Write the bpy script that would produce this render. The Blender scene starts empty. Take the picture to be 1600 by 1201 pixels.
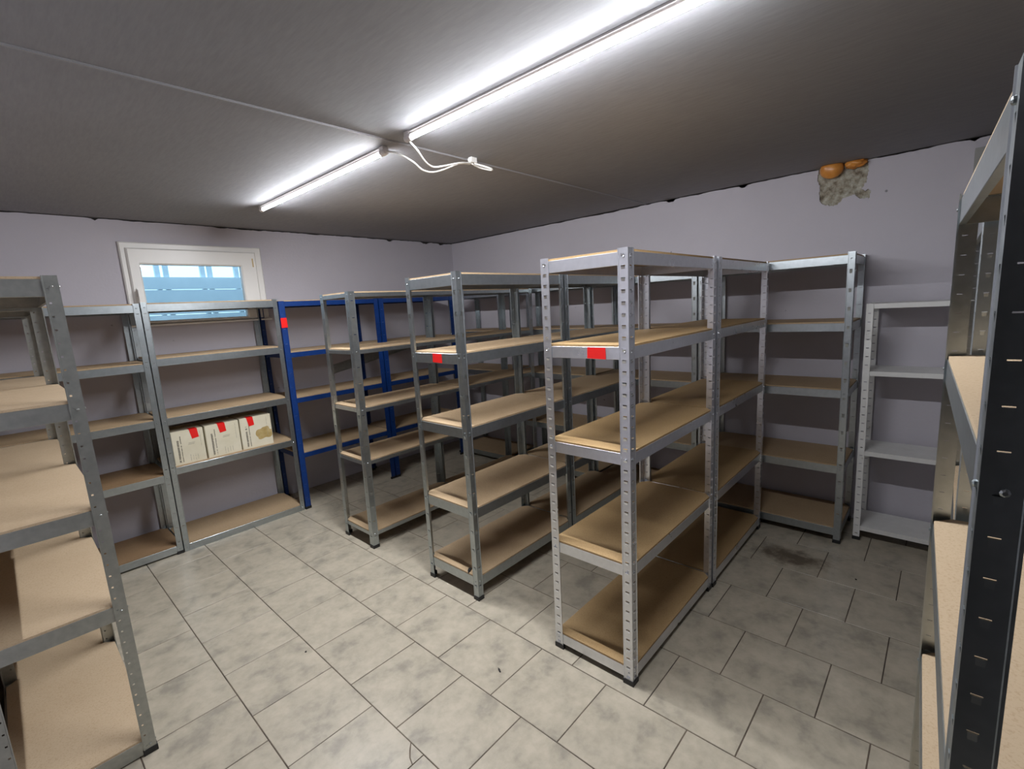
import bpy, math, random
from mathutils import Matrix, Vector, noise

random.seed(7)
scene = bpy.context.scene
C = scene.collection

# ------------------------------------------------------------------ camera
YAW, PITCH, ROLL, FPX = 0.74712646, 0.16142734, -0.05937246, 742.859
cam_d = bpy.data.cameras.new('camera')
cam = bpy.data.objects.new('camera', cam_d)
C.objects.link(cam)
d = Vector((math.cos(YAW) * math.cos(PITCH), math.sin(YAW) * math.cos(PITCH), -math.sin(PITCH)))
r0 = Vector((math.sin(YAW), -math.cos(YAW), 0))
u0 = r0.cross(d)
rr = r0 * math.cos(ROLL) + u0 * math.sin(ROLL)
uu = u0 * math.cos(ROLL) - r0 * math.sin(ROLL)
M = Matrix(((rr.x, uu.x, -d.x, -3.89765), (rr.y, uu.y, -d.y, -4.46044), (rr.z, uu.z, -d.z, 1.61103), (0, 0, 0, 1)))
cam.matrix_world = M
cam_d.sensor_width = 36.0
cam_d.lens = 36.0 * FPX / 1600.0
cam_d.clip_start = 0.01
scene.camera = cam

# ------------------------------------------------------------------ world and exposure
world = bpy.data.worlds.new('sky')
scene.world = world
world.use_nodes = True
wn = world.node_tree
bg = wn.nodes['Background']
bg.inputs['Color'].default_value = (0.50, 0.76, 1.0, 1)
bg.inputs['Strength'].default_value = 1.25
scene.view_settings.view_transform = 'Standard'
scene.view_settings.look = 'None'
scene.view_settings.exposure = 1.0
scene.view_settings.gamma = 1.0
scene.view_settings.use_curve_mapping = False
LAMP_STRENGTH = 232.0

H = 2.397          # ceiling height
XL, YB = -4.13, -7.0   # left wall, wall behind the camera


# ------------------------------------------------------------------ mesh helpers
class MB:
    def __init__(self):
        self.v = []
        self.f = []
        self.m = []

    def add(self, vs, fs, mi=0):
        n = len(self.v)
        self.v += [tuple(p) for p in vs]
        self.f += [tuple(n + i for i in q) for q in fs]
        self.m += [mi] * len(fs)

    def box(self, x0, x1, y0, y1, z0, z1, mi=0):
        self.add([(x0, y0, z0), (x1, y0, z0), (x1, y1, z0), (x0, y1, z0),
                  (x0, y0, z1), (x1, y0, z1), (x1, y1, z1), (x0, y1, z1)],
                 [(0, 3, 2, 1), (4, 5, 6, 7), (0, 1, 5, 4), (1, 2, 6, 5), (2, 3, 7, 6), (3, 0, 4, 7)], mi)

    def prism(self, pts, z0, z1, mi=0):
        n = len(pts)
        self.add([(x, y, z0) for x, y in pts] + [(x, y, z1) for x, y in pts],
                 [tuple(reversed(range(n))), tuple(range(n, 2 * n))] +
                 [(i, (i + 1) % n, n + (i + 1) % n, n + i) for i in range(n)], mi)

    def tube(self, pts, r, seg=10, mi=0):
        rings = []
        P = [Vector(p) for p in pts]
        up = None
        for i, p in enumerate(P):
            t = (P[min(i + 1, len(P) - 1)] - P[max(i - 1, 0)]).normalized()
            if up is None:
                up = Vector((0, 0, 1)) if abs(t.z) < 0.9 else Vector((1, 0, 0))
            a = t.cross(up).normalized()
            up = a.cross(t).normalized()
            rad = r[i] if isinstance(r, (list, tuple)) else r
            rings.append([p + (a * math.cos(k * 2 * math.pi / seg) + up * math.sin(k * 2 * math.pi / seg)) * rad for k in range(seg)])
        n = len(rings)
        vs = [q for ring in rings for q in ring]
        fs = []
        for i in range(n - 1):
            for k in range(seg):
                fs.append((i * seg + k, (i + 1) * seg + k, (i + 1) * seg + (k + 1) % seg, i * seg + (k + 1) % seg))
        fs.append(tuple(range(seg)))
        fs.append(tuple((n - 1) * seg + k for k in reversed(range(seg))))
        self.add(vs, fs, mi)

    def mesh(self, name, mats, smooth=False):
        me = bpy.data.meshes.new(name)
        me.from_pydata(self.v, [], self.f)
        if not isinstance(mats, (list, tuple)):
            mats = [mats]
        for m in mats:
            me.materials.append(m)
        me.polygons.foreach_set('material_index', self.m)
        if smooth:
            me.polygons.foreach_set('use_smooth', [True] * len(self.f))
        me.validate()
        me.update()
        return me


def obj(name, me, parent=None, loc=(0, 0, 0), rot=(0, 0, 0)):
    o = bpy.data.objects.new(name, me)
    C.objects.link(o)
    o.parent = parent
    o.location = loc
    o.rotation_euler = rot
    return o


def tag(o, label, cat, group=None):
    o['label'] = label
    o['category'] = cat
    if group:
        o['group'] = group
    return o


def thing(name, label, cat, loc=(0, 0, 0), group=None):
    o = bpy.data.objects.new(name, None)
    C.objects.link(o)
    o.empty_display_size = 0.1
    o.location = loc
    return tag(o, label, cat, group)


def struct(name, me, parent=None, label=None):
    o = obj(name, me, parent)
    if parent is None:
        o['kind'] = 'structure'
    if label:
        o['label'] = label
    return o


# ------------------------------------------------------------------ materials
def base(name, color, rough=0.6, metal=0.0, spec=0.5):
    m = bpy.data.materials.new(name)
    m.use_nodes = True
    b = m.node_tree.nodes['Principled BSDF']
    b.inputs['Base Color'].default_value = (*color, 1)
    b.inputs['Roughness'].default_value = rough
    b.inputs['Metallic'].default_value = metal
    b.inputs['Specular IOR Level'].default_value = spec
    return m, m.node_tree, b


def N(t, typ, **kw):
    n = t.nodes.new(typ)
    for k, v in kw.items():
        if k in n.inputs.keys():
            n.inputs[k].default_value = v
        else:
            setattr(n, k, v)
    return n


def ramp(t, fac, stops):
    n = t.nodes.new('ShaderNodeValToRGB')
    e = n.color_ramp.elements
    while len(e) < len(stops):
        e.new(0.5)
    for i, (p, c) in enumerate(stops):
        e[i].position = p
        e[i].color = (*c, 1) if len(c) == 3 else c
    t.links.new(fac, n.inputs['Fac'])
    return n.outputs['Color']


def mixc(t, fac, a, b, mode='MIX'):
    n = t.nodes.new('ShaderNodeMix')
    n.data_type = 'RGBA'
    n.blend_type = mode
    if hasattr(fac, 'links'):
        t.links.new(fac, n.inputs[0])
    else:
        n.inputs[0].default_value = fac
    for s, i in ((a, 6), (b, 7)):
        if hasattr(s, 'links'):
            t.links.new(s, n.inputs[i])
        else:
            n.inputs[i].default_value = (*s, 1)
    return n.outputs[2]


def bump(t, b, h, strength=0.2, dist=0.002):
    n = N(t, 'ShaderNodeBump')
    n.inputs['Strength'].default_value = strength
    n.inputs['Distance'].default_value = dist
    t.links.new(h, n.inputs['Height'])
    t.links.new(n.outputs['Normal'], b.inputs['Normal'])


def objcoord(t, world_pos=False, rnd=False):
    if world_pos:
        g = N(t, 'ShaderNodeNewGeometry')
        out = g.outputs['Position']
    else:
        out = N(t, 'ShaderNodeTexCoord').outputs['Object']
    if rnd:
        oi = N(t, 'ShaderNodeObjectInfo')
        mul = N(t, 'ShaderNodeMath', operation='MULTIPLY')
        t.links.new(oi.outputs['Random'], mul.inputs[0])
        mul.inputs[1].default_value = 40.0
        ad = N(t, 'ShaderNodeVectorMath', operation='ADD')
        t.links.new(out, ad.inputs[0])
        t.links.new(mul.outputs[0], ad.inputs[1])
        out = ad.outputs[0]
    return out


def noise_tex(t, co, scale, detail=4, rough=0.55, dist=0.0):
    n = N(t, 'ShaderNodeTexNoise')
    n.inputs['Scale'].default_value = scale
    n.inputs['Detail'].default_value = detail
    n.inputs['Roughness'].default_value = rough
    n.inputs['Distortion'].default_value = dist
    t.links.new(co, n.inputs['Vector'])
    return n.outputs['Fac']


def mat_galv(name, c0, c1, rough=0.42, metal=0.75):
    m, t, b = base(name, c0, rough, metal)
    co = objcoord(t, rnd=True)
    f = noise_tex(t, co, 45, 2, 0.5)
    col = ramp(t, f, [(0.2, c0), (0.8, c1)])
    t.links.new(col, b.inputs['Base Color'])
    g = noise_tex(t, co, 9, 3)
    rr_ = N(t, 'ShaderNodeMapRange')
    rr_.inputs['To Min'].default_value = rough - 0.035
    rr_.inputs['To Max'].default_value = rough + 0.05
    t.links.new(g, rr_.inputs['Value'])
    t.links.new(rr_.outputs[0], b.inputs['Roughness'])
    return m


GALV = mat_galv('galvanised_steel', (0.42, 0.462, 0.48), (0.50, 0.545, 0.565), 0.30, 0.95)
GALV_BRIGHT = mat_galv('bright_zinc_steel', (0.70, 0.72, 0.765), (0.78, 0.80, 0.845), 0.28, 0.93)
GALV_DULL = mat_galv('dull_zinc_steel', (0.36, 0.375, 0.36), (0.47, 0.485, 0.46), 0.38, 0.85)

BLUE, t, b = base('blue_powder_coat', (0.006, 0.05, 0.24), 0.42)
co = objcoord(t, rnd=True)
t.links.new(ramp(t, noise_tex(t, co, 30), [(0.35, (0.002, 0.027, 0.145)), (0.7, (0.003, 0.036, 0.18))]), b.inputs['Base Color'])

WHITE_PAINT, t, b = base('white_enamel', (0.72, 0.72, 0.70), 0.45)
co = objcoord(t, rnd=True)
f = noise_tex(t, co, 14, 5, 0.65)
t.links.new(ramp(t, f, [(0.22, (0.42, 0.38, 0.32)), (0.32, (0.74, 0.74, 0.72)), (0.8, (0.82, 0.82, 0.81))]), b.inputs['Base Color'])


def mat_board(name, ca, cb, cc):
    m, t, b = base(name, ca, 0.62, 0, 0.3)
    co = objcoord(t, rnd=True)
    f1 = noise_tex(t, co, 3.0, 4, 0.6)
    f2 = noise_tex(t, co, 180, 2, 0.7)
    c1 = ramp(t, f1, [(0.3, ca), (0.7, cb)])
    c2 = ramp(t, f2, [(0.33, cc), (0.5, (1, 1, 1)), (1, (1, 1, 1))])
    t.links.new(mixc(t, 0.35, c1, c2, 'MULTIPLY'), b.inputs['Base Color'])
    bump(t, b, f2, 0.15, 0.001)
    return m


BOARD = mat_board('pressed_wood_board', (0.405, 0.29, 0.172), (0.46, 0.337, 0.21), (0.55, 0.42, 0.30))
BOARD_GOLD = mat_board('golden_pressed_wood_board', (0.36, 0.238, 0.112), (0.41, 0.28, 0.142), (0.5, 0.36, 0.22))
BOARD_PALE = mat_board('pale_pressed_wood_board', (0.50, 0.38, 0.25), (0.56, 0.435, 0.295), (0.62, 0.5, 0.38))
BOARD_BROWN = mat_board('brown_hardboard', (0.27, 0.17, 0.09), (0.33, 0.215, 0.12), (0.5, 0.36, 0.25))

RUBBER, _, _ = base('black_plastic', (0.012, 0.012, 0.013), 0.5)
RED, t, b = base('red_tape', (0.78, 0.012, 0.010), 0.4)
HOLE, _, _ = base('dark_void', (0.03, 0.027, 0.025), 0.9)

# wall plaster
WALL, t, b = base('lilac_plaster', (0.5, 0.47, 0.52), 0.85, 0, 0.2)
co = objcoord(t, world_pos=True)
f1 = noise_tex(t, co, 1.1, 6, 0.6)
f2 = noise_tex(t, co, 55, 3, 0.6)
col = ramp(t, f1, [(0.25, (0.515, 0.495, 0.545)), (0.75, (0.575, 0.552, 0.605))])
v = N(t, 'ShaderNodeTexVoronoi', feature='DISTANCE_TO_EDGE')
v.feature = 'F1'
v.inputs['Scale'].default_value = 5.5
v.inputs['Randomness'].default_value = 1.0
wob = noise_tex(t, co, 40, 2)
ad = N(t, 'ShaderNodeVectorMath', operation='ADD')
sc = N(t, 'ShaderNodeVectorMath', operation='SCALE')
cmb = N(t, 'ShaderNodeCombineXYZ')
for i in range(3):
    t.links.new(wob, cmb.inputs[i])
t.links.new(cmb.outputs[0], sc.inputs[0])
sc.inputs['Scale'].default_value = 0.02
t.links.new(co, ad.inputs[0])
t.links.new(sc.outputs[0], ad.inputs[1])
t.links.new(ad.outputs[0], v.inputs['Vector'])
speck = ramp(t, v.outputs['Distance'], [(0.028, (0.45, 0.45, 0.45)), (0.05, (1, 1, 1))])
patchy = noise_tex(t, co, 2.3, 3)
pm = ramp(t, patchy, [(0.50, (0, 0, 0)), (0.56, (1, 1, 1))])
col = mixc(t, pm, col, mixc(t, 1.0, col, speck, 'MULTIPLY'))
t.links.new(col, b.inputs['Base Color'])
bump(t, b, f2, 0.35, 0.003)

CEIL, t, b = base('grey_ceiling_board', (0.33, 0.32, 0.33), 0.7, 0, 0.3)
co = objcoord(t, world_pos=True)
mp = N(t, 'ShaderNodeMapping')
mp.inputs['Scale'].default_value = (90, 12, 1)
t.links.new(co, mp.inputs['Vector'])
f1 = noise_tex(t, mp.outputs[0], 1.0, 3, 0.6)
f2 = noise_tex(t, co, 0.9, 4)
c1 = ramp(t, f1, [(0.3, (0.265, 0.268, 0.288)), (0.7, (0.305, 0.308, 0.328))])
c2 = ramp(t, f2, [(0.3, (0.9, 0.9, 0.9)), (0.7, (1, 1, 1))])
t.links.new(mixc(t, 1.0, c1, c2, 'MULTIPLY'), b.inputs['Base Color'])
bump(t, b, f1, 0.12, 0.001)
TRIMC, _, _ = base('grey_seam_strip', (0.31, 0.31, 0.325), 0.6)

# ceramic tile
TILE, t, b = base('beige_marbled_tile', (0.6, 0.56, 0.48), 0.34, 0, 0.45)
co = objcoord(t, rnd=True)
f1 = noise_tex(t, co, 8.0, 5, 0.6, 0.15)
f2 = noise_tex(t, co, 24, 4, 0.6, 0.2)
c1 = ramp(t, f1, [(0.33, (0.315, 0.285, 0.23)), (0.46, (0.425, 0.38, 0.30)), (0.64, (0.485, 0.43, 0.34))])
c2 = ramp(t, f2, [(0.3, (0.86, 0.86, 0.85)), (0.6, (1, 1, 1))])
c3 = mixc(t, 1.0, c1, c2, 'MULTIPLY')
# dirt: brown spill near the shelves on the right wall, grime in the right aisle
wp = objcoord(t, world_pos=True)
dist = N(t, 'ShaderNodeVectorMath', operation='SUBTRACT')
t.links.new(wp, dist.inputs[0])
dist.inputs[1].default_value = (-0.80, -3.83, 0)
mp = N(t, 'ShaderNodeMapping')
mp.inputs['Rotation'].default_value = (0, 0, math.radians(8))
mp.inputs['Scale'].default_value = (4.2, 2.0, 0)
t.links.new(dist.outputs[0], mp.inputs['Vector'])
ln = N(t, 'ShaderNodeVectorMath', operation='LENGTH')
t.links.new(mp.outputs[0], ln.inputs[0])
wn_ = noise_tex(t, wp, 13, 4, 0.65)
su = N(t, 'ShaderNodeMath', operation='ADD')
t.links.new(ln.outputs['Value'], su.inputs[0])
t.links.new(wn_, su.inputs[1])
stain = ramp(t, su.outputs[0], [(0.66, (1, 1, 1)), (1.0, (0, 0, 0))])
sf = N(t, 'ShaderNodeMath', operation='MULTIPLY')
t.links.new(stain, sf.inputs[0])
sf.inputs[1].default_value = 0.88
c4 = mixc(t, sf.outputs[0], c3, (0.10, 0.075, 0.05))
t.links.new(c4, b.inputs['Base Color'])
bump(t, b, f2, 0.05, 0.001)
GROUT, t, b = base('dark_grout', (0.10, 0.075, 0.055), 0.9)
co = objcoord(t, world_pos=True)
t.links.new(ramp(t, noise_tex(t, co, 7, 4), [(0.35, (0.05, 0.038, 0.03)), (0.7, (0.17, 0.13, 0.095))]), b.inputs['Base Color'])

PVC, _, _ = base('white_pvc', (0.86, 0.85, 0.82), 0.35)
CABLE, _, _ = base('white_cable', (0.80, 0.79, 0.76), 0.5)
CAP, _, _ = base('white_lamp_plastic', (0.74, 0.70, 0.70), 0.45)


def glow(name, strength):
    m = bpy.data.materials.new(name)
    m.use_nodes = True
    t = m.node_tree
    t.nodes.clear()
    em = N(t, 'ShaderNodeEmission')
    em.inputs['Color'].default_value = (0.95, 0.965, 1.0, 1)
    em.inputs['Strength'].default_value = strength
    ou = N(t, 'ShaderNodeOutputMaterial')
    t.links.new(em.outputs[0], ou.inputs[0])
    return m


TUBE = glow('lit_lamp_tube', LAMP_STRENGTH)
TUBE_SIDE = glow('glowing_diffuser_side', 5.0)

GLASS = bpy.data.materials.new('window_glass')
GLASS.use_nodes = True
t = GLASS.node_tree
t.nodes.clear()
tr = N(t, 'ShaderNodeBsdfTransparent')
tr.inputs['Color'].default_value = (0.90, 0.95, 0.97, 1)
gl = N(t, 'ShaderNodeBsdfGlossy')
gl.inputs['Roughness'].default_value = 0.03
fr = N(t, 'ShaderNodeFresnel')
fr.inputs['IOR'].default_value = 1.45
mx = N(t, 'ShaderNodeMixShader')
ou = N(t, 'ShaderNodeOutputMaterial')
t.links.new(fr.outputs[0], mx.inputs[0])
t.links.new(tr.outputs[0], mx.inputs[1])
t.links.new(gl.outputs[0], mx.inputs[2])
t.links.new(mx.outputs[0], ou.inputs[0])

# ------------------------------------------------------------------ the room
# floor: grout bed with single tiles laid in a half bond
m = MB()
m.box(XL - 0.2, 0.2, YB - 0.2, 0.2, -0.08, -0.0025)
floor = struct('floor', m.mesh('floor', GROUT))
TS, GAP = 0.35, 0.0042
tile_cache = {}
rnd = random.Random(3)


def tile_mesh(w, l):
    key = (round(w, 4), round(l, 4))
    if key not in tile_cache:
        q = MB()
        bv = 0.0012
        a, c = w / 2, l / 2
        q.add([(-a, -c, -0.008), (a, -c, -0.008), (a, c, -0.008), (-a, c, -0.008),
               (-a, -c, -bv), (a, -c, -bv), (a, c, -bv), (-a, c, -bv),
               (-a + bv, -c + bv, 0), (a - bv, -c + bv, 0), (a - bv, c - bv, 0), (-a + bv, c - bv, 0)],
              [(0, 1, 5, 4), (1, 2, 6, 5), (2, 3, 7, 6), (3, 0, 4, 7),
               (4, 5, 9, 8), (5, 6, 10, 9), (6, 7, 11, 10), (7, 4, 8, 11), (8, 9, 10, 11)])
        tile_cache[key] = q.mesh('floor_tile', TILE)
    return tile_cache[key]


for i in range(-8, 8):
    xa, xb = -2.36 + TS * i, -2.36 + TS * (i + 1)
    xa, xb = max(xa, XL), min(xb, 0.0)
    if xb - xa < 0.03:
        continue
    off = -2.252 if i % 2 == 0 else -2.08
    for j in range(-15, 10):
        ya, yb_ = max(off + TS * j, YB), min(off + TS * (j + 1), 0.0)
        if yb_ - ya < 0.03:
            continue
        if i == -3 and j == -3:      # this tile has a corner broken off
            g = GAP / 2
            X0, X1, Y0, Y1 = xa + g, xb - g, ya + g, yb_ - g
            for nm, pts in (('floor_tile', [(X0, Y0), (X1 - 0.050, Y0), (X1 - 0.040, Y0 + 0.030), (X1 - 0.022, Y0 + 0.055), (X1, Y0 + 0.078), (X1, Y1), (X0, Y1)]),
                            ('tile_chip', [(X1 - 0.046, Y0), (X1, Y0), (X1, Y0 + 0.072), (X1 - 0.018, Y0 + 0.051), (X1 - 0.036, Y0 + 0.027)])):
                q = MB()
                q.prism(pts, -0.008, 0.0)
                obj(nm, q.mesh(nm, TILE), floor)
            continue
        o = obj('floor_tile', tile_mesh(xb - xa - GAP, yb_ - ya - GAP), floor,
                ((xa + xb) / 2, (ya + yb_) / 2, rnd.uniform(-0.0007, 0.0002)))

# ceiling with a seam strip
m = MB()
m.box(XL - 0.2, 0.2, YB - 0.2, -2.512, H, H + 0.1)
m.box(XL - 0.2, 0.2, -2.512, 0.2, H + 0.001, H + 0.1)
ceiling = struct('ceiling', m.mesh('ceiling', CEIL))
m = MB()
m.prism([(XL, -2.519), (-0.002, -2.519), (-0.002, -2.505), (XL, -2.505)], H - 0.003, H - 0.0005)
m.prism([(XL, -2.515), (-0.002, -2.515), (-0.002, -2.509), (XL, -2.509)], H - 0.006, H - 0.0025)
struct('trim_1', m.mesh('seam_strip', TRIMC))


def grid_wall(us, vs, keep, place, thick, top=None):
    """plaster skin from a grid of cells; keep(u, v) says which cells exist; place(u, v, w) maps to the room"""
    q = MB()
    idx = {}

    def vert(i, j, w):
        k = (i, j, w)
        if k not in idx:
            idx[k] = len(q.v)
            z = vs[j]
            if top and j == len(vs) - 1:
                z = top(us[i])
            q.v.append(place(us[i], z, w))
        return idx[k]
    nu, nv = len(us) - 1, len(vs) - 1
    K = [[keep((us[i] + us[i + 1]) / 2, (vs[j] + vs[j + 1]) / 2) for j in range(nv)] for i in range(nu)]
    for i in range(nu):
        for j in range(nv):
            if not K[i][j]:
                continue
            q.f.append((vert(i, j, 0), vert(i + 1, j, 0), vert(i + 1, j + 1, 0), vert(i, j + 1, 0)))
            for di, dj, a, c in ((-1, 0, (i, j), (i, j + 1)), (1, 0, (i + 1, j + 1), (i + 1, j)),
                                 (0, -1, (i + 1, j), (i, j)), (0, 1, (i, j + 1), (i + 1, j + 1))):
                ii, jj = i + di, j + dj
                if not (0 <= ii < nu and 0 <= jj < nv) or not K[ii][jj]:
                    q.f.append((vert(*a, 0), vert(*a, thick), vert(*c, thick), vert(*c, 0)))
    q.m = [0] * len(q.f)
    return q


def jag(seed):
    def f(u):
        n1 = noise.noise(Vector((u * 2.1, seed, 0)))
        n2 = noise.noise(Vector((u * 9.0, seed + 5, 0)))
        n3 = noise.noise(Vector((u * 31.0, seed + 9, 0)))
        return H - 0.004 - max(0, 0.007 * n1 + 0.008 * n2 + 0.005 * n3 + 0.003) - (0.012 if n2 > 0.42 else 0)
    return f


def lines(a, c, step, extra=()):
    n = max(1, round((c - a) / step))
    s = [a + (c - a) * k / n for k in range(n + 1)]
    s = [x for x in s if all(abs(x - e) > step * 0.25 for e in extra)]
    return sorted(s + list(extra))


# back wall (window wall), y = 0
WX0, WX1, WZ0, WZ1 = -3.135, -2.235, 1.645, 2.205
us = lines(XL, 0.0, 0.02, (WX0, WX1))
q = grid_wall(us, [0, WZ0, WZ1, H - 0.05, H], lambda x, z: not (WX0 < x < WX1 and WZ0 < z < WZ1),
              lambda a, z, w: (a, w, z), 0.03, jag(1.3))
wall_back = struct('wall_back', q.mesh('wall_back', WALL))
m = MB()
for x0, x1, z0, z1 in ((XL - 0.2, WX0, -0.05, H + 0.05), (WX1, 0.2, -0.05, H + 0.05), (WX0, WX1, -0.05, WZ0), (WX0, WX1, WZ1, H + 0.05)):
    m.box(x0, x1, 0.03, 0.26, z0, z1)
struct('masonry', m.mesh('masonry', HOLE), wall_back)


# right wall, x = 0, with the broken plaster below the foam
def in_patch(y, z):
    if not (-4.06 < y < -3.73 and z > 2.12):
        return False
    poly = [(-3.752, 2.40), (-3.745, 2.33), (-3.765, 2.27), (-3.76, 2.19), (-3.785, 2.165), (-3.83, 2.145), (-3.87, 2.15),
            (-3.90, 2.185), (-3.955, 2.195), (-3.985, 2.165), (-4.035, 2.16), (-4.04, 2.205), (-3.995, 2.22), (-3.998, 2.235),
            (-4.015, 2.26), (-4.022, 2.33), (-4.015, 2.40)]
    y2 = y + 0.008 * noise.noise(Vector((y * 60, z * 60, 1)))
    z2 = z + 0.008 * noise.noise(Vector((y * 60, z * 60, 7)))
    ins = False
    for k in range(len(poly)):
        (a, c), (e, g) = poly[k], poly[k - 1]
        if (c > z2) != (g > z2) and y2 < (e - a) * (z2 - c) / (g - c) + a:
            ins = not ins
    return ins


ys = sorted(set([round(x, 5) for x in lines(YB, -4.06, 0.02)] + [round(x, 5) for x in lines(-4.06, -3.73, 0.004)] + [round(x, 5) for x in lines(-3.73, 0, 0.02)]))
zs = [0] + lines(2.12, H, 0.004)
q = grid_wall(ys, zs, lambda y, z: not in_patch(y, z), lambda a, z, w: (w, a, z), 0.014, jag(4.1))
wall_right = struct('wall_right', q.mesh('wall_right', WALL))
m = MB()
m.box(0.016, 0.25, YB - 0.2, 0.03, -0.05, H + 0.05)
struct('masonry', m.mesh('masonry', HOLE), wall_right)
RUBBLE, t, b = base('crumbled_plaster', (0.35, 0.32, 0.26), 0.95)
co = objcoord(t, world_pos=True)
f1 = noise_tex(t, co, 26, 5, 0.6)
f2 = noise_tex(t, co, 75, 3, 0.6)
c1 = ramp(t, f1, [(0.32, (0.15, 0.125, 0.09)), (0.46, (0.33, 0.30, 0.235)), (0.60, (0.46, 0.45, 0.38)), (0.72, (0.60, 0.58, 0.53))])
t.links.new(c1, b.inputs['Base Color'])
bump(t, b, f2, 0.8, 0.006)
m = MB()
ny, nz = 44, 40
for i in range(ny + 1):
    for j in range(nz + 1):
        y, z = -4.06 + 0.33 * i / ny, 2.125 + (H - 0.001 - 2.125) * j / nz
        h = 0.009 + 0.006 * noise.noise(Vector((y * 28, z * 28, 2))) + 0.003 * noise.noise(Vector((y * 70, z * 70, 4)))
        m.v.append((min(h, 0.0155), y, z))
for i in range(ny):
    for j in range(nz):
        a = i * (nz + 1) + j
        m.f.append((a, a + 1, a + nz + 2, a + nz + 1))
m.m = [0] * len(m.f)
struct('broken_plaster', m.mesh('broken_plaster', RUBBLE), wall_right, 'crumbling bare masonry where the plaster broke off')

# left wall with an added doorway; unseen dark passage added to darken this end
DY0, DY1, DZ = -4.93, -3.55, 2.08
m = MB()
m.box(XL - 0.14, XL, YB - 0.2, DY0, 0.0, H)
m.box(XL - 0.14, XL, DY1, 0.03, 0.0, H)
m.box(XL - 0.14, XL, DY0, DY1, DZ, H)
struct('wall_left', m.mesh('wall_left', WALL))
m = MB()
m.box(XL - 2.2, XL - 2.1, YB - 0.2, 0.0, 0.0, H)
m.box(XL - 2.1, XL - 0.2, YB - 0.3, YB - 0.2, 0.0, H)
m.box(XL - 2.1, XL - 0.2, 0.0, 0.1, 0.0, H)
m.box(XL - 2.2, XL - 0.2, YB - 0.3, 0.1, H, H + 0.1)
m.box(XL - 2.2, XL - 0.2, YB - 0.3, 0.1, -0.08, 0.0)
struct('wall_added_passage', m.mesh('wall_added_passage', HOLE))
m = MB()
m.box(XL, 0.016, YB - 0.2, YB, 0.0, H)
struct('wall_front', m.mesh('wall_front', WALL))


# ------------------------------------------------------------------ window
def frame_ring(m, x0, x1, z0, z1, w, y0, y1, bev=0.006):
    """rectangular ring with mitred, slightly chamfered front edges; w = widths left, right, bottom, top"""
    wl, wr, wb, wt = w

    def ring(k, e, y):
        return [(x0 + wl * k + e, y, z0 + wb * k + e), (x1 - wr * k - e, y, z0 + wb * k + e),
                (x1 - wr * k - e, y, z1 - wt * k - e), (x0 + wl * k + e, y, z1 - wt * k - e)]
    R = [ring(0, 0, y1), ring(0, 0, y0 + bev), ring(0, bev, y0), ring(1, -bev, y0), ring(1, 0, y0 + bev), ring(1, 0, y1)]
    n = len(m.v)
    for rg in R:
        m.v += rg
    for k in range(len(R)):
        k2 = (k + 1) % len(R)
        for i in range(4):
            i2 = (i + 1) % 4
            m.f.append((n + k * 4 + i, n + k2 * 4 + i, n + k2 * 4 + i2, n + k * 4 + i2))
            m.m.append(0)


win = bpy.data.objects.new('window_1', None)
C.objects.link(win)
win.location = (-2.685, 0, 1.64)
win['kind'] = 'structure'
win['label'] = 'small white hinged window high on the back wall, daylight behind it'
inv = (2.685, 0, -1.64)


def wpart(name, m, mat, parent=win):
    o = obj(name, m.mesh(name, mat), parent)
    if parent is win:
        o.location = inv
    return o


m = MB()
frame_ring(m, -3.17, -2.2, 1.632, 2.24, (0.052, 0.062, 0.016, 0.052), -0.022, 0.06, 0.008)
wpart('window_frame', m, PVC)
m = MB()
frame_ring(m, -3.135, -2.252, 1.645, 2.198, (0.074, 0.125, 0.022, 0.118), -0.040, 0.02, 0.01)
sash = wpart('sash', m, PVC)
m = MB()
m.box(-3.063, -2.375, 0.0, 0.008, 1.665, 2.082)
wpart('pane', m, GLASS, sash)
m = MB()
m.prism([(-3.112, -0.055), (-3.092, -0.055), (-3.092, -0.040), (-3.112, -0.040)], 1.845, 1.905)
m.tube([(-3.102, -0.05, 1.885), (-3.102, -0.075, 1.885)], 0.008)
m.prism([(-3.112, -0.088), (-3.092, -0.088), (-3.090, -0.074), (-3.114, -0.074)], 1.80, 1.895)
wpart('handle', m, PVC, sash)
m = MB()
m.tube([(-2.283, -0.034, 2.075), (-2.283, -0.034, 2.145)], 0.008, 10)
BRASS, _, _ = base('yellowed_hinge_cover', (0.55, 0.40, 0.16), 0.45)
wpart('hinge', m, BRASS, sash)
m = MB()
m.add([(-3.185, -0.05, 1.625), (-2.19, -0.05, 1.625), (-2.19, 0.02, 1.64), (-3.185, 0.02, 1.64),
       (-3.185, -0.05, 1.637), (-2.19, -0.05, 1.637), (-2.19, 0.02, 1.655), (-3.185, 0.02, 1.655)],
      [(0, 3, 2, 1), (4, 5, 6, 7), (0, 1, 5, 4), (1, 2, 6, 5), (2, 3, 7, 6), (3, 0, 4, 7)])
wpart('window_sill', m, PVC)

# outside the window: a pale slatted fence below an open rail, yard ground
SLAT, t, b = base('pale_weathered_boards', (0.42, 0.50, 0.54), 0.8)
co = objcoord(t, rnd=True)
t.links.new(ramp(t, noise_tex(t, co, 6, 4), [(0.3, (0.70, 0.77, 0.80)), (0.7, (0.80, 0.86, 0.88))]), b.inputs['Base Color'])
GROUND, _, _ = base('yard_ground', (0.25, 0.24, 0.2), 0.95)
m = MB()
m.box(-9, 4, 0.3, 9, 0.55, 0.6)
struct('ground', m.mesh('ground', GROUND))
fence = thing('garden_fence', 'pale slatted fence with open top rail seen through the window', 'fence', (-2.3, 1.5, 0.6))


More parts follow.
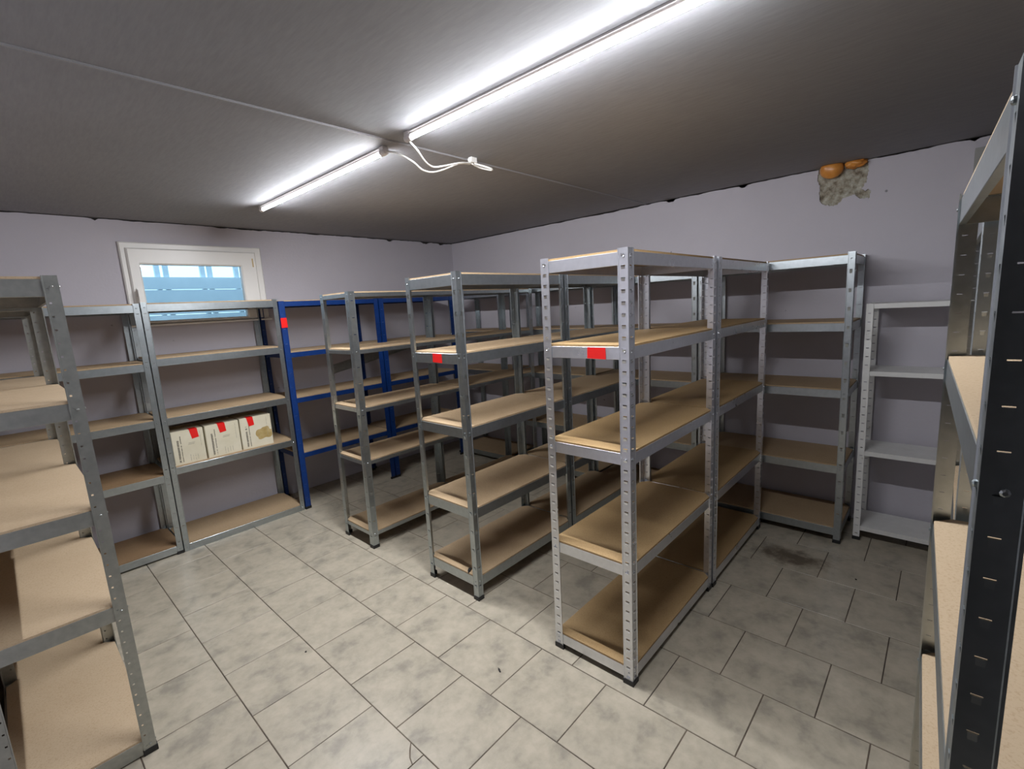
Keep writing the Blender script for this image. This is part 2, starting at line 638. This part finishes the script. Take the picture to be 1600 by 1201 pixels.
def fpart(name, x0, x1, y0, y1, z0, z1):
    k = MB()
    k.box(x0 + 2.3, x1 + 2.3, y0 - 1.5, y1 - 1.5, z0 - 0.6, z1 - 0.6)
    return obj(name, k.mesh(name, SLAT), fence)


for k in range(12):
    z1 = 2.118 - 0.128 * k
    fpart('slat', -4.4, 0.2, 1.49, 1.51, z1 - 0.122 - 0.003 * (k % 2), z1)
for x in (-4.2, -3.63, -3.08, -2.66, -2.585, -2.255, -2.185, -1.92, -1.3, -0.7):
    fpart('post', x, x + 0.042, 1.515, 1.56, 0.6, 2.34)
fpart('top_rail', -4.4, 0.2, 1.51, 1.57, 2.275, 2.36)


# ------------------------------------------------------------------ shelving units
mesh_cache = {}


def flange(m, w, h, th, swap, pitch, tab, slot, sw):
    """flange of an angle post in the x-z plane (outer face y = 0), slotted; swap mirrors it into the y-z plane"""
    def P(x, y, z):
        return (y, x, z) if swap else (x, y, z)
    ucols = [0, w * sw[0], w * sw[1], w]
    zr = [0.0]
    z = pitch * 0.8
    holes = []
    while z < h - 0.02:
        holes.append((z - slot / 2, z + slot / 2))
        zr += [z - slot / 2, z + slot / 2]
        z += pitch
    zr.append(h)
    hs = set(range(1, len(zr) - 1, 2))

    def quad(a, c, e, g):
        m.add([P(*a), P(*c), P(*e), P(*g)], [(0, 1, 2, 3)] if not swap else [(3, 2, 1, 0)])
    for j in range(len(zr) - 1):
        for i in range(3):
            if i == 1 and j in hs:
                a, c, e, g = ucols[1], ucols[2], zr[j], zr[j + 1]
                quad((a, 0, e), (a, th, e), (a, th, g), (a, 0, g))
                quad((c, 0, e), (c, 0, g), (c, th, g), (c, th, e))
                quad((a, 0, e), (c, 0, e), (c, th, e), (a, th, e))
                quad((a, 0, g), (a, th, g), (c, th, g), (c, 0, g))
                continue
            a, c, e, g = ucols[i], ucols[i + 1], zr[j], zr[j + 1]
            quad((a, 0, e), (c, 0, e), (c, 0, g), (a, 0, g))
            quad((a, th, e), (a, th, g), (c, th, g), (c, th, e))
    quad((0, 0, h), (w, 0, h), (w, th, h), (0, th, h))
    quad((0, 0, 0), (0, th, 0), (w, th, 0), (w, 0, 0))
    # rolled edge bead
    x0, x1 = w - 0.004, w
    for a, c, e, g in (((x0, 0.0, 0), (x0 + 0.001, -0.0018, 0), (x0 + 0.001, -0.0018, h), (x0, 0.0, h)),
                       ((x0 + 0.001, -0.0018, 0), (x1, -0.0018, 0), (x1, -0.0018, h), (x0 + 0.001, -0.0018, h)),
                       ((x1, -0.0018, 0), (x1, th, 0), (x1, th, h), (x1, -0.0018, h))):
        quad(a, c, e, g)
    if tab > 0:
        for e, g in holes:
            a, c = ucols[1] + w * 0.03, ucols[2] - w * 0.03
            zb = e - (0.009 if pitch < 0.1 else 0.020)
            pts = [(a, 0.0, e), (c, 0.0, e), (c, 0.0, zb), (a, 0.0, zb), (a, -tab, e), (c, -tab, e)]
            quad(pts[4], pts[3], pts[2], pts[5])
            quad(pts[0], pts[4], pts[5], pts[1])
            m.add([P(*pts[k]) for k in (0, 3, 4)] + [P(*pts[k]) for k in (1, 5, 2)], [(0, 1, 2), (3, 4, 5)])


def post_mesh(w, h, pitch, tab, slot, mat, sw=(0.28, 0.70)):
    key = ('post', w, round(h, 4), pitch, tab, slot, mat.name, sw)
    if key not in mesh_cache:
        m = MB()
        flange(m, w, h, 0.0018, False, pitch, tab, slot, sw)
        flange(m, w, h, 0.0018, True, pitch, tab, slot, sw)
        mesh_cache[key] = m.mesh('post', mat)
    return mesh_cache[key]


def foot_mesh(w):
    key = ('foot', w)
    if key not in mesh_cache:
        m = MB()
        e = 0.003
        m.prism([(-e, -e), (w + e, -e), (w + e, 0.012), (0.012, 0.012), (0.012, w + e), (-e, w + e)], 0.0, 0.022)
        mesh_cache[key] = m.mesh('foot_cap', RUBBER)
    return mesh_cache[key]


def beam_mesh(l, h, mat, rivet=True):
    key = ('beam', round(l, 4), round(h, 4), mat.name, rivet)
    if key not in mesh_cache:
        m = MB()
        th = 0.0014
        # hollow folded section: face plate, top ledge, bottom return
        prof = [(0.0008, 0.0), (0.020, 0.0), (0.020, -th), (th, -th), (th, -h + th), (0.012, -h + th), (0.012, -h), (0.0008, -h), (0, -h + 0.0008), (0, -0.0008)]
        n = len(prof)
        m.add([(0, a, c) for a, c in prof] + [(l, a, c) for a, c in prof],
              [(i, (i + 1) % n, n + (i + 1) % n, n + i) for i in range(n)] + [tuple(range(n)), tuple(reversed(range(n, 2 * n)))])
        if rivet:
            for x in (0.016, l - 0.016):
                m.tube([(x, 0.0005, -h * 0.42), (x, -0.0045, -h * 0.42), (x, -0.006, -h * 0.42)], [0.0042, 0.0042, 0.0022], 8)
        mesh_cache[key] = m.mesh('beam', mat)
    return mesh_cache[key]


def board_mesh(lx, ly, th, mat, ch):
    key = ('board', round(lx, 4), round(ly, 4), th, mat.name)
    if key not in mesh_cache:
        m = MB()
        a, c = lx / 2, ly / 2
        m.prism([(-a + ch, -c), (a - ch, -c), (a, -c + ch), (a, c - ch), (a - ch, c), (-a + ch, c), (-a, c - ch), (-a, -c + ch)], 0, th)
        mesh_cache[key] = m.mesh('shelf_board', mat)
    return mesh_cache[key]


def unit(name, label, x0, x1, y0, y1, h, levels, bh=0.05, steel=GALV, wood=BOARD, pw=0.038, pitch=0.044, tab=0.002, slot=0.0045,
         sway=(0, 0), foot=True, bare=(), group='boltless shelving units', cat='shelving unit', rot=0.0, bth=0.008, sw=(0.28, 0.70), rivet=True):
    cx, cy = (x0 + x1) / 2, (y0 + y1) / 2
    root = thing(name, label, cat, (cx, cy, 0), group)
    root.rotation_euler = (0, 0, rot)
    hx, hy = (x1 - x0) / 2, (y1 - y0) / 2
    tilt = Matrix.Rotation(-sway[1] / h, 4, 'X') @ Matrix.Rotation(sway[0] / h, 4, 'Y')
    pm = post_mesh(pw, h - 0.004, pitch, tab, slot, steel, sw)
    for k, (sx, sy) in enumerate(((-1, -1), (1, -1), (1, 1), (-1, 1))):
        p = obj('post', pm, root)
        p.matrix_local = Matrix.Translation((sx * hx, sy * hy, 0.004)) @ tilt @ Matrix.Rotation(k * math.pi / 2, 4, 'Z')
        if foot:
            f_ = obj('foot_cap', foot_mesh(pw), p, (0, 0, -0.004))
    e = 0.0022
    lx, ly = 2 * (hx - e), 2 * (hy - e)
    bx, by = beam_mesh(lx, bh, steel, rivet), beam_mesh(ly, bh, steel, rivet)
    for n, z in enumerate(levels):
        ox, oy = sway[0] * z / h, sway[1] * z / h
        obj('beam', bx, root, (ox - hx + e, oy - hy + e, z))
        obj('beam', bx, root, (ox + hx - e, oy + hy - e, z), (0, 0, math.pi))
        obj('beam', by, root, (ox + hx - e, oy - hy + e, z), (0, 0, math.pi / 2))
        obj('beam', by, root, (ox - hx + e, oy + hy - e, z), (0, 0, -math.pi / 2))
        if n not in bare:
            w_ = wood[n] if isinstance(wood, (list, tuple)) else wood
            obj('shelf_board', board_mesh(lx - 0.004, ly - 0.004, bth, w_, 0.034), root, (ox, oy, z + 0.0002))
    return root


def sticker(root, x0, x1, y, z0, z1, axis='y', tw=0.0):
    """flat red label, 0.6 mm thick, on a beam or post face"""
    m = MB()
    th = 0.0007
    P = [(x0, z0), (x1, z0 + tw), (x1 - 0.002, z1), (x0 + 0.001, z1 - tw)]
    if axis == 'y':
        vs = [(a, y, c) for a, c in P] + [(a, y - th, c) for a, c in P]
    else:
        vs = [(y, a, c) for a, c in P] + [(y - th, a, c) for a, c in P]
    m.add(vs, [(0, 1, 2, 3), (7, 6, 5, 4), (0, 4, 5, 1), (1, 5, 6, 2), (2, 6, 7, 3), (3, 7, 4, 0)])
    loc = root.location
    o = obj('red_label', m.mesh('red_label', RED), root, (-loc.x, -loc.y, -loc.z))
    o['label'] = 'blank bright red adhesive label'
    return o


LV3 = [1.787, 1.437, 1.018, 0.543, 0.076]
LV2 = [1.790, 1.388, 0.990, 0.535, 0.135]
LV1 = [1.760, 1.391, 1.000, 0.632, 0.115]
LVD = [1.795, 1.400, 0.992, 0.510, 0.098]
G3 = dict(bh=0.048, steel=GALV_BRIGHT, wood=BOARD_GOLD, pw=0.042, pitch=0.0435, tab=0.0036, sway=(0.0, -0.014))
r3a = unit('shelving_unit', 'bright zinc shelving unit nearest the camera, red label on its end', -2.302, -1.408, -3.575, -3.170, 1.80, LV3, **G3)
sticker(r3a, -3.485, -3.400, -2.3010, 1.389, 1.436, 'x', 0.002)
r3b = unit('shelving_unit', 'zinc shelving unit joining the nearest labelled unit to the right wall', -1.394, -0.500, -3.580, -3.170, 1.798, LV3, **G3)
G2 = dict(bh=0.055, steel=GALV, wood=BOARD, pw=0.036, pitch=0.108, tab=0.0045, slot=0.004, sway=(0.0, -0.010))
r2a = unit('shelving_unit', 'grey shelving unit of the middle row, small red label on its end', -2.286, -1.386, -2.620, -2.191, 1.804, LV2, **G2)
sticker(r2a, -2.466, -2.388, -2.2841, 1.336, 1.388, 'x', 0.003)
r2b = unit('shelving_unit', 'grey shelving unit continuing the middle row towards the right wall', -1.372, -0.482, -2.620, -2.191, 1.804, LV2, **G2)
G1 = dict(bh=0.026, steel=GALV, wood=BOARD, pw=0.043, pitch=0.108, tab=0.0025, slot=0.004, sway=(0.0, -0.034))
r1a = unit('shelving_unit', 'thin-beamed grey shelving unit ending the row nearest the blue shelves', -2.318, -1.395, -1.592, -1.207, 1.770, LV1, **G1)
r1b = unit('shelving_unit', 'thin-beamed shelving unit behind the middle row, out towards the room corner', -1.380, -0.500, -1.592, -1.207, 1.770, LV1, **G1)

# right wall units
GD = dict(bh=0.050, steel=GALV, wood=BOARD, pw=0.036, pitch=0.108, tab=0.0045, slot=0.004)
unit('shelving_unit', 'zinc shelving unit on the right wall beside the low white shelf', -0.462, -0.022, -4.036, -3.134, 1.812, LVD, **GD)
unit('shelving_unit', 'right-wall shelving unit seen through the nearest labelled unit', -0.460, -0.022, -3.119, -2.221, 1.790, [z - 0.01 for z in LVD], **GD)
unit('shelving_unit', 'right-wall shelving unit seen behind the middle row', -0.460, -0.022, -2.206, -1.300, 1.790, [z - 0.01 for z in LVD], **GD)
unit('shelving_unit', 'short shelving unit in the far corner against the right wall', -0.456, -0.022, -1.176, -0.392, 1.775, [z - 0.02 for z in LVD], **GD)

# window wall units
GW = dict(bh=0.050, steel=GALV, wood=BOARD, pw=0.034, pitch=0.108, tab=0.0, slot=0.003)
uB = unit('shelving_unit', 'grey shelving unit under the window holding three cream cartons', -3.184, -2.304, -0.480, -0.030, 1.785, [1.772, 1.400, 0.985, 0.625, 0.050], foot=False, **GW)
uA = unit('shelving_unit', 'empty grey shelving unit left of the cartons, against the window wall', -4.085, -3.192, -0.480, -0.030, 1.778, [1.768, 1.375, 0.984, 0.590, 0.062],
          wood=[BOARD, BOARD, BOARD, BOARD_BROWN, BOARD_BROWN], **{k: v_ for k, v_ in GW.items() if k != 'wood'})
LVB = [1.762, 1.346, 0.964, 0.490]
GB = dict(bh=0.040, steel=BLUE, wood=BOARD, pw=0.045, pitch=0.12, tab=0.0, slot=0.0015, group='blue shelving units', rivet=False)
uC = unit('shelving_unit', 'blue steel shelving unit with a red label on its left post', -2.294, -1.388, -0.482, -0.032, 1.766, LVB, **GB)
sticker(uC, -2.295, -2.245, -0.4845, 1.552, 1.632, 'y', 0.001)
unit('shelving_unit', 'second blue steel shelving unit, to the right of the red-labelled blue one', -1.376, -0.470, -0.482, -0.032, 1.766, LVB, **GB)

# left foreground rack along the left wall
LVG = [1.788, 1.377, 0.996, 0.625, 0.062]
GG = dict(bh=0.056, steel=GALV_DULL, wood=BOARD_PALE, pw=0.040, pitch=0.044, tab=0.0, slot=0.006, sw=(0.64, 0.80))
unit('shelving_unit', 'large grey rack with pale boards filling the left edge of the picture', -4.095, -3.707, -2.296, -1.424, 1.800, LVG, sway=(-0.008, 0.0), **GG)
unit('shelving_unit', 'grey rack standing behind the large left foreground rack', -4.095, -3.712, -1.414, -0.530, 1.780, [z - 0.012 for z in LVG], **GG)

# right foreground rack
LVF = [1.790, 1.430, 1.022, 0.655, 0.060]
GF = dict(bh=0.055, steel=GALV, wood=BOARD_PALE, pw=0.035, pitch=0.044, tab=0.0008, slot=0.0016, sw=(0.28, 0.56))
unit('shelving_unit', 'tall slotted-post rack cut off by the right edge of the picture', -3.258, -2.358, -4.876, -4.476, 1.800, LVF, rot=math.radians(2.1), **GF)
unit('shelving_unit', 'rack glimpsed behind the tall slotted-post rack at the right edge', -2.330, -1.440, -4.905, -4.505, 1.798, [1.788, 1.30, 0.90, 0.50, 0.06], bare=(0,), **GF)

# low white shelf
root = thing('metal_shelf', 'low white enamelled metal shelf with slotted posts against the right wall', 'shelf', (-0.182, -4.350, 0))
hx, hy = 0.150, 0.262
pm = post_mesh(0.035, 1.503, 0.052, 0.0, 0.006, WHITE_PAINT)
for k, (sx, sy) in enumerate(((-1, -1), (1, -1), (1, 1), (-1, 1))):
    p = obj('post', pm, root)
    p.matrix_local = Matrix.Translation((sx * hx, sy * hy, 0.002)) @ Matrix.Rotation(k * math.pi / 2, 4, 'Z')
    obj('foot_cap', foot_mesh(0.035), p, (0, 0, -0.002))
m = MB()
a, c, th, lip = hx - 0.003, hy - 0.003, 0.0014, 0.028
m.box(-a, a, -c, c, -th, 0)
m.box(-a, -a + th, -c, c, -lip, -th)
m.box(a - th, a, -c, c, -lip, -th)
m.box(-a + th, a - th, -c, -c + th, -lip, -th)
m.box(-a + th, a - th, c - th, c, -lip, -th)
m.box(-a + th, -a + 0.012, -c + th, c - th, -lip, -lip + th)
tray = m.mesh('shelf_tray', WHITE_PAINT)
for z in (1.503, 1.097, 0.592, 0.094):
    obj('shelf_tray', tray, root, (0, 0, z))

# ------------------------------------------------------------------ lamps
def lamp(label, x, ya, yb):
    root = thing('tube_lamp', label, 'lamp', (x, (ya + yb) / 2, H), 'ceiling tube lamps')
    hl = abs(yb - ya) / 2
    m = MB()
    m.prism([(-0.012, -hl + 0.01), (0.012, -hl + 0.01), (0.012, hl - 0.01), (-0.012, hl - 0.01)], -0.007, -0.0005)
    obj('batten', m.mesh('batten', CAP), root)
    zc = -0.025
    m = MB()
    # diffuser: the underside of the tube; the rest is the opaque back of the lamp
    R_, n_ = 0.0108, 22
    for name_, a0, a1, mt in (('tube', -153, -27, TUBE), ('diffuser_side', -27, 50, TUBE_SIDE), ('diffuser_side', 130, 207, TUBE_SIDE), ('tube_back', 50, 130, CAP)):
        m = MB()
        for k in range(n_ + 1):
            an = math.radians(a0 + (a1 - a0) * k / n_)
            for yy in (-hl + 0.045, hl - 0.045):
                m.v.append((R_ * math.cos(an), yy, zc + R_ * math.sin(an)))
        m.f = [(2 * k, 2 * k + 2, 2 * k + 3, 2 * k + 1) for k in range(n_)]
        m.m = [0] * n_
        obj(name_, m.mesh(name_, mt, True), root)
    for s in (-1, 1):
        m = MB()
        m.tube([(0, s * (hl - 0.048), zc), (0, s * (hl - 0.044), zc), (0, s * (hl - 0.012), zc), (0, s * (hl - 0.004), zc), (0, s * hl, zc)],
               [0.012, 0.015, 0.0165, 0.014, 0.005], 18)
        m.prism([(-0.014, s * (hl - 0.04)), (0.014, s * (hl - 0.04)), (0.014, s * (hl - 0.008)), (-0.014, s * (hl - 0.008))][::s], zc + 0.01, -0.0005)
        obj('end_socket', m.mesh('end_socket', CAP), root)
    return root


lamp('lit tube lamp farther from the camera, its end towards the window wall', -2.492, -2.440, -0.890)
lamp('lit tube lamp nearest the camera, running out of the top of the picture', -2.513, -4.150, -2.622)


def spline(pts, n=8):
    P = [Vector(p) for p in pts]
    out = []
    for i in range(len(P) - 1):
        p0, p1, p2, p3 = P[max(i - 1, 0)], P[i], P[i + 1], P[min(i + 2, len(P) - 1)]
        for k in range(n):
            s = k / n
            out.append(0.5 * ((2 * p1) + (-p0 + p2) * s + (2 * p0 - 5 * p1 + 4 * p2 - p3) * s * s + (-p0 + 3 * p1 - 3 * p2 + p3) * s ** 3))
    out.append(P[-1])
    return out


root = thing('lamp_cable', 'white cable looping down between the two lamps to a clip', 'cable', (-2.3, -2.6, H))
O = Vector((-2.3, -2.6, H))
for pts in ([(-2.515, -2.634, 2.372), (-2.505, -2.655, 2.345), (-2.48, -2.66, 2.32), (-2.42, -2.63, 2.295), (-2.354, -2.598, 2.29), (-2.301, -2.602, 2.298), (-2.171, -2.590, 2.338), (-2.05, -2.545, 2.368), (-2.005, -2.532, 2.366)],
            [(-2.492, -2.436, 2.372), (-2.470, -2.500, 2.350), (-2.425, -2.546, 2.312), (-2.36, -2.53, 2.29), (-2.302, -2.531, 2.288), (-2.25, -2.555, 2.302), (-2.16, -2.575, 2.34), (-2.05, -2.54, 2.366)],
            [(-2.05, -2.545, 2.368), (-1.99, -2.53, 2.378), (-1.945, -2.55, 2.366), (-1.95, -2.60, 2.346), (-2.0, -2.62, 2.340), (-2.04, -2.575, 2.36)],
            [(-2.04, -2.55, 2.366), (-1.985, -2.54, 2.360), (-1.962, -2.60, 2.336), (-1.99, -2.635, 2.330), (-2.045, -2.57, 2.362)]):
    m = MB()
    m.tube([p - O for p in spline(pts)], 0.0042, 8)
    obj('strand', m.mesh('strand', CABLE, True), root)
m = MB()
m.box(0.245, 0.283, 0.038, 0.062, -0.026, -0.0005)
m.box(0.238, 0.246, 0.042, 0.058, -0.022, -0.008)
obj('connector_block', m.mesh('connector_block', CABLE), root)

# ------------------------------------------------------------------ expanding foam lumps at the top of the right wall
FOAM, t, b = base('orange_foam', (0.62, 0.25, 0.05), 0.28, 0, 0.5)
co = objcoord(t, rnd=False)
t.links.new(ramp(t, noise_tex(t, co, 18, 3), [(0.3, (0.56, 0.20, 0.035)), (0.7, (0.72, 0.32, 0.07))]), b.inputs['Base Color'])


def blob(cx, cy, cz, rx, ry, rz, amp, fr, seed):
    m = MB()
    nu, nv = 28, 18
    for j in range(nv + 1):
        th = math.pi * j / nv
        for i in range(nu):
            ph = 2 * math.pi * i / nu
            dv = Vector((math.sin(th) * math.cos(ph), math.sin(th) * math.sin(ph), math.cos(th)))
            k = 1 + amp * noise.noise(dv * fr + Vector((seed, 0, 0)))
            m.v.append((cx + rx * k * dv.x, cy + ry * k * dv.y, min(cz + rz * k * dv.z, -0.0008)))
    for j in range(nv):
        for i in range(nu):
            m.f.append((j * nu + i, (j + 1) * nu + i, (j + 1) * nu + (i + 1) % nu, j * nu + (i + 1) % nu))
    m.m = [0] * len(m.f)
    return m


root = thing('expanding_foam', 'orange lump of expanding foam oozing above the broken plaster', 'foam', (-0.01, -3.86, H))
obj('foam_bulge', blob(-0.020, 0.030, -0.022, 0.050, 0.066, 0.062, 0.10, 1.4, 3).mesh('foam_bulge', FOAM, True), root)
obj('foam_strip', blob(-0.010, -0.095, -0.014, 0.032, 0.058, 0.030, 0.35, 2.6, 8).mesh('foam_strip', FOAM, True), root)

# grey box on the right wall, mostly hidden by the right foreground rack
BOXG, _, _ = base('grey_sheet_metal', (0.30, 0.30, 0.29), 0.5)
m = MB()
m.prism([(-0.07, -4.505), (-0.001, -4.505), (-0.001, -4.80), (-0.07, -4.80)][::-1], 1.98, 2.325)
m.prism([(-0.078, -4.512), (-0.070, -4.512), (-0.070, -4.793), (-0.078, -4.793)][::-1], 1.987, 2.318)
tag(obj('wall_box', m.mesh('wall_box', BOXG)), 'grey sheet-metal box high on the right wall, behind the right rack', 'box')

# ------------------------------------------------------------------ cartons on the shelf under the window
CARD, t, b = base('cream_carton', (0.70, 0.65, 0.50), 0.6)
co = objcoord(t, rnd=True)
t.links.new(ramp(t, noise_tex(t, co, 7, 4), [(0.3, (0.64, 0.585, 0.43)), (0.7, (0.72, 0.67, 0.53))]), b.inputs['Base Color'])
INK, _, _ = base('grey_brown_print', (0.17, 0.15, 0.12), 0.7)
INK2, _, _ = base('faint_print', (0.33, 0.31, 0.25), 0.7)
STAINM, t, b = base('brown_stain', (0.42, 0.29, 0.09), 0.7)
co = objcoord(t)
t.links.new(ramp(t, noise_tex(t, co, 22, 4), [(0.3, (0.36, 0.25, 0.08)), (0.7, (0.50, 0.38, 0.17))]), b.inputs['Base Color'])


def carton(label, x0, x1, z1, tape, yf, rot, stain=False, seed=0):
    z0 = 0.6335
    w, h, dp = x1 - x0, z1 - z0, 0.26
    root = thing('carton', label, 'carton', ((x0 + x1) / 2, yf + dp / 2, z0), 'cream cartons under the window')
    root.rotation_euler = (0, 0, rot)
    m = MB()
    a, e = w / 2, 0.004
    m.prism([(-a + e, -dp / 2), (a - e, -dp / 2), (a, -dp / 2 + e), (a, dp / 2 - e), (a - e, dp / 2), (-a + e, dp / 2), (-a, dp / 2 - e), (-a, -dp / 2 + e)], 0, h)
    obj('box_body', m.mesh('box_body', CARD), root)
    m = MB()
    m.box(-a + 0.002, a - 0.002, -dp / 2 + 0.002, -0.0015, h + 0.0002, h + 0.0025)
    m.box(-a + 0.002, a - 0.002, 0.0015, dp / 2 - 0.002, h + 0.0002, h + 0.0025)
    obj('top_flaps', m.mesh('top_flaps', CARD), root)
    # tape over the front top edge
    m = MB()
    t0, t1 = tape
    y = -dp / 2
    P = [(t0 + 0.012, h - 0.068), (t1 + 0.006, h - 0.062), (t1, h + 0.003), (t0, h + 0.003)]
    m.add([(p, y - 0.0003, z) for p, z in P] + [(p, y - 0.0010, z) for p, z in P],
          [(3, 2, 1, 0), (4, 5, 6, 7), (0, 1, 5, 4), (1, 2, 6, 5), (2, 3, 7, 6), (3, 0, 4, 7)])
    m.box(t0, t1, y - 0.001, y + 0.06, h + 0.0027, h + 0.0034)
    k = obj('red_tape', m.mesh('red_tape', RED), root)
    k['label'] = 'strip of bright red tape over the top edge'
    # print: lines of lettering turned on their side, too small to read
    rg = random.Random(seed)
    m = MB()
    m2 = MB()

    def line(mb, u, z_a, z_b, ht):
        z = z_a
        while z < z_b:
            l = rg.uniform(0.003, 0.007)
            if rg.random() > 0.12:
                hh = ht * rg.uniform(0.75, 1.0)
                mb.box(u, u + hh, y - 0.0006, y - 0.0002, z, min(z + l * 0.72, z_b))
            z += l
    line(m, -a + w * 0.15, 0.016, h * 0.74, 0.0135)
    line(m, -a + w * 0.255, 0.016, h * 0.86, 0.0065)
    if not stain:
        for q_ in range(4):
            line(m2, -a + w * (0.50 + 0.075 * q_), 0.012 + 0.002 * q_, 0.06 - 0.006 * (q_ % 2), 0.003)
        line(m2, a - w * 0.12, h * 0.42, h * 0.92, 0.0025)
        m2.box(-a + w * 0.48, -a + w * 0.68, y - 0.0006, y - 0.0002, h * 0.56, h * 0.572)
        m2.box(-a + w * 0.50, -a + w * 0.70, y - 0.0006, y - 0.0002, h * 0.60, h * 0.61)
    else:
        line(m2, a - w * 0.16, h * 0.30, h * 0.95, 0.0025)
    obj('lettering', m.mesh('lettering', INK), root)
    obj('small_print', m2.mesh('small_print', INK2), root)
    if stain:
        m = MB()
        pts = []
        for i in range(40):
            an = 2 * math.pi * i / 40
            k = 1 + 0.5 * noise.noise(Vector((math.cos(an) * 1.6, math.sin(an) * 1.6, 4)))
            pts.append((min(0.050 + 0.066 * k * math.cos(an), a - 0.004), h * 0.41 + 0.052 * k * math.sin(an)))
        m.add([(p, y - 0.0005, z) for p, z in pts] + [(p, y - 0.0001, z) for p, z in pts],
              [tuple(range(40))] + [(i, (i + 1) % 40, 40 + (i + 1) % 40, 40 + i) for i in range(40)])
        obj('stain', m.mesh('stain', STAINM), root)['label'] = 'brown water stain'
    return root


carton('cream carton with red tape, nearest the left post of its shelf', -3.146, -2.945, 0.873, (0.014, 0.064), -0.455, 0.0, False, 1)
carton('cream carton with red tape, between two others on its shelf', -2.936, -2.706, 0.874, (-0.030, 0.020), -0.455, 0.01, False, 2)
carton('cream carton with red tape and a brown stain on its front', -2.696, -2.466, 0.876, (-0.064, -0.018), -0.455, -0.01, True, 3)

# ------------------------------------------------------------------ small things
m = MB()
O = Vector((-1.658, -0.012, 1.076))
dv = (Vector((-0.62, -0.012, 1.254)) - O)
L = dv.length
prof = [(0, 0), (0.034, 0), (0.034, 0.002), (0.002, 0.002), (0.002, 0.012), (0, 0.012)]
m.add([(0, -0.016 + 0 if 0 else -a_, c_ * 2.6) for c_, a_ in prof] + [(L, -a_, c_ * 2.6) for c_, a_ in prof],
      [(i, (i + 1) % 6, 6 + (i + 1) % 6, 6 + i) for i in range(6)] + [(5, 4, 3, 2, 1, 0), (6, 7, 8, 9, 10, 11)])
o = obj('metal_strip', m.mesh('metal_strip', GALV_DULL), None, (O.x, -0.0005, O.z - 0.012), (0, -math.atan2(dv.z, dv.x), 0))
tag(o, 'slanting grey metal strip fixed to the wall behind the blue shelves', 'metal strip')

m = MB()
m.prism([(-0.016, -0.006), (0.012, -0.009), (0.018, 0.0), (0.010, 0.008), (-0.014, 0.007)], 0, 0.008)
m.box(-0.03, -0.014, -0.003, 0.003, 0.001, 0.006)
o = obj('plastic_clip', m.mesh('plastic_clip', RUBBER), None, (-2.262, -2.530, 0.1435), (0, 0, 0.6))
tag(o, 'small black plastic clip left on the bottom board of the middle row', 'clip')

# dirt crumbs and hairs lying on the tiles
for k, (x, y, l, an, lab) in enumerate(((-3.093, -2.23, 0.010, 0.3, 'dark crumb on the floor tiles of the open aisle'),
                                        (-2.587, -3.064, 0.030, 1.1, 'short dark splinter on the floor left of the nearest unit'),
                                        (-0.86, -4.17, 0.012, 0.5, 'dark crumb on the floor of the right aisle'))):
    m = MB()
    m.prism([(-l / 2, -0.003), (l * 0.1, -0.005), (l / 2, 0.0), (l * 0.15, 0.004), (-l * 0.4, 0.003)], 0, 0.003)
    tag(obj('floor_crumb', m.mesh('floor_crumb', HOLE), None, (x, y, 0.0002), (0, 0, an)), lab, 'crumb', 'crumbs on the floor')
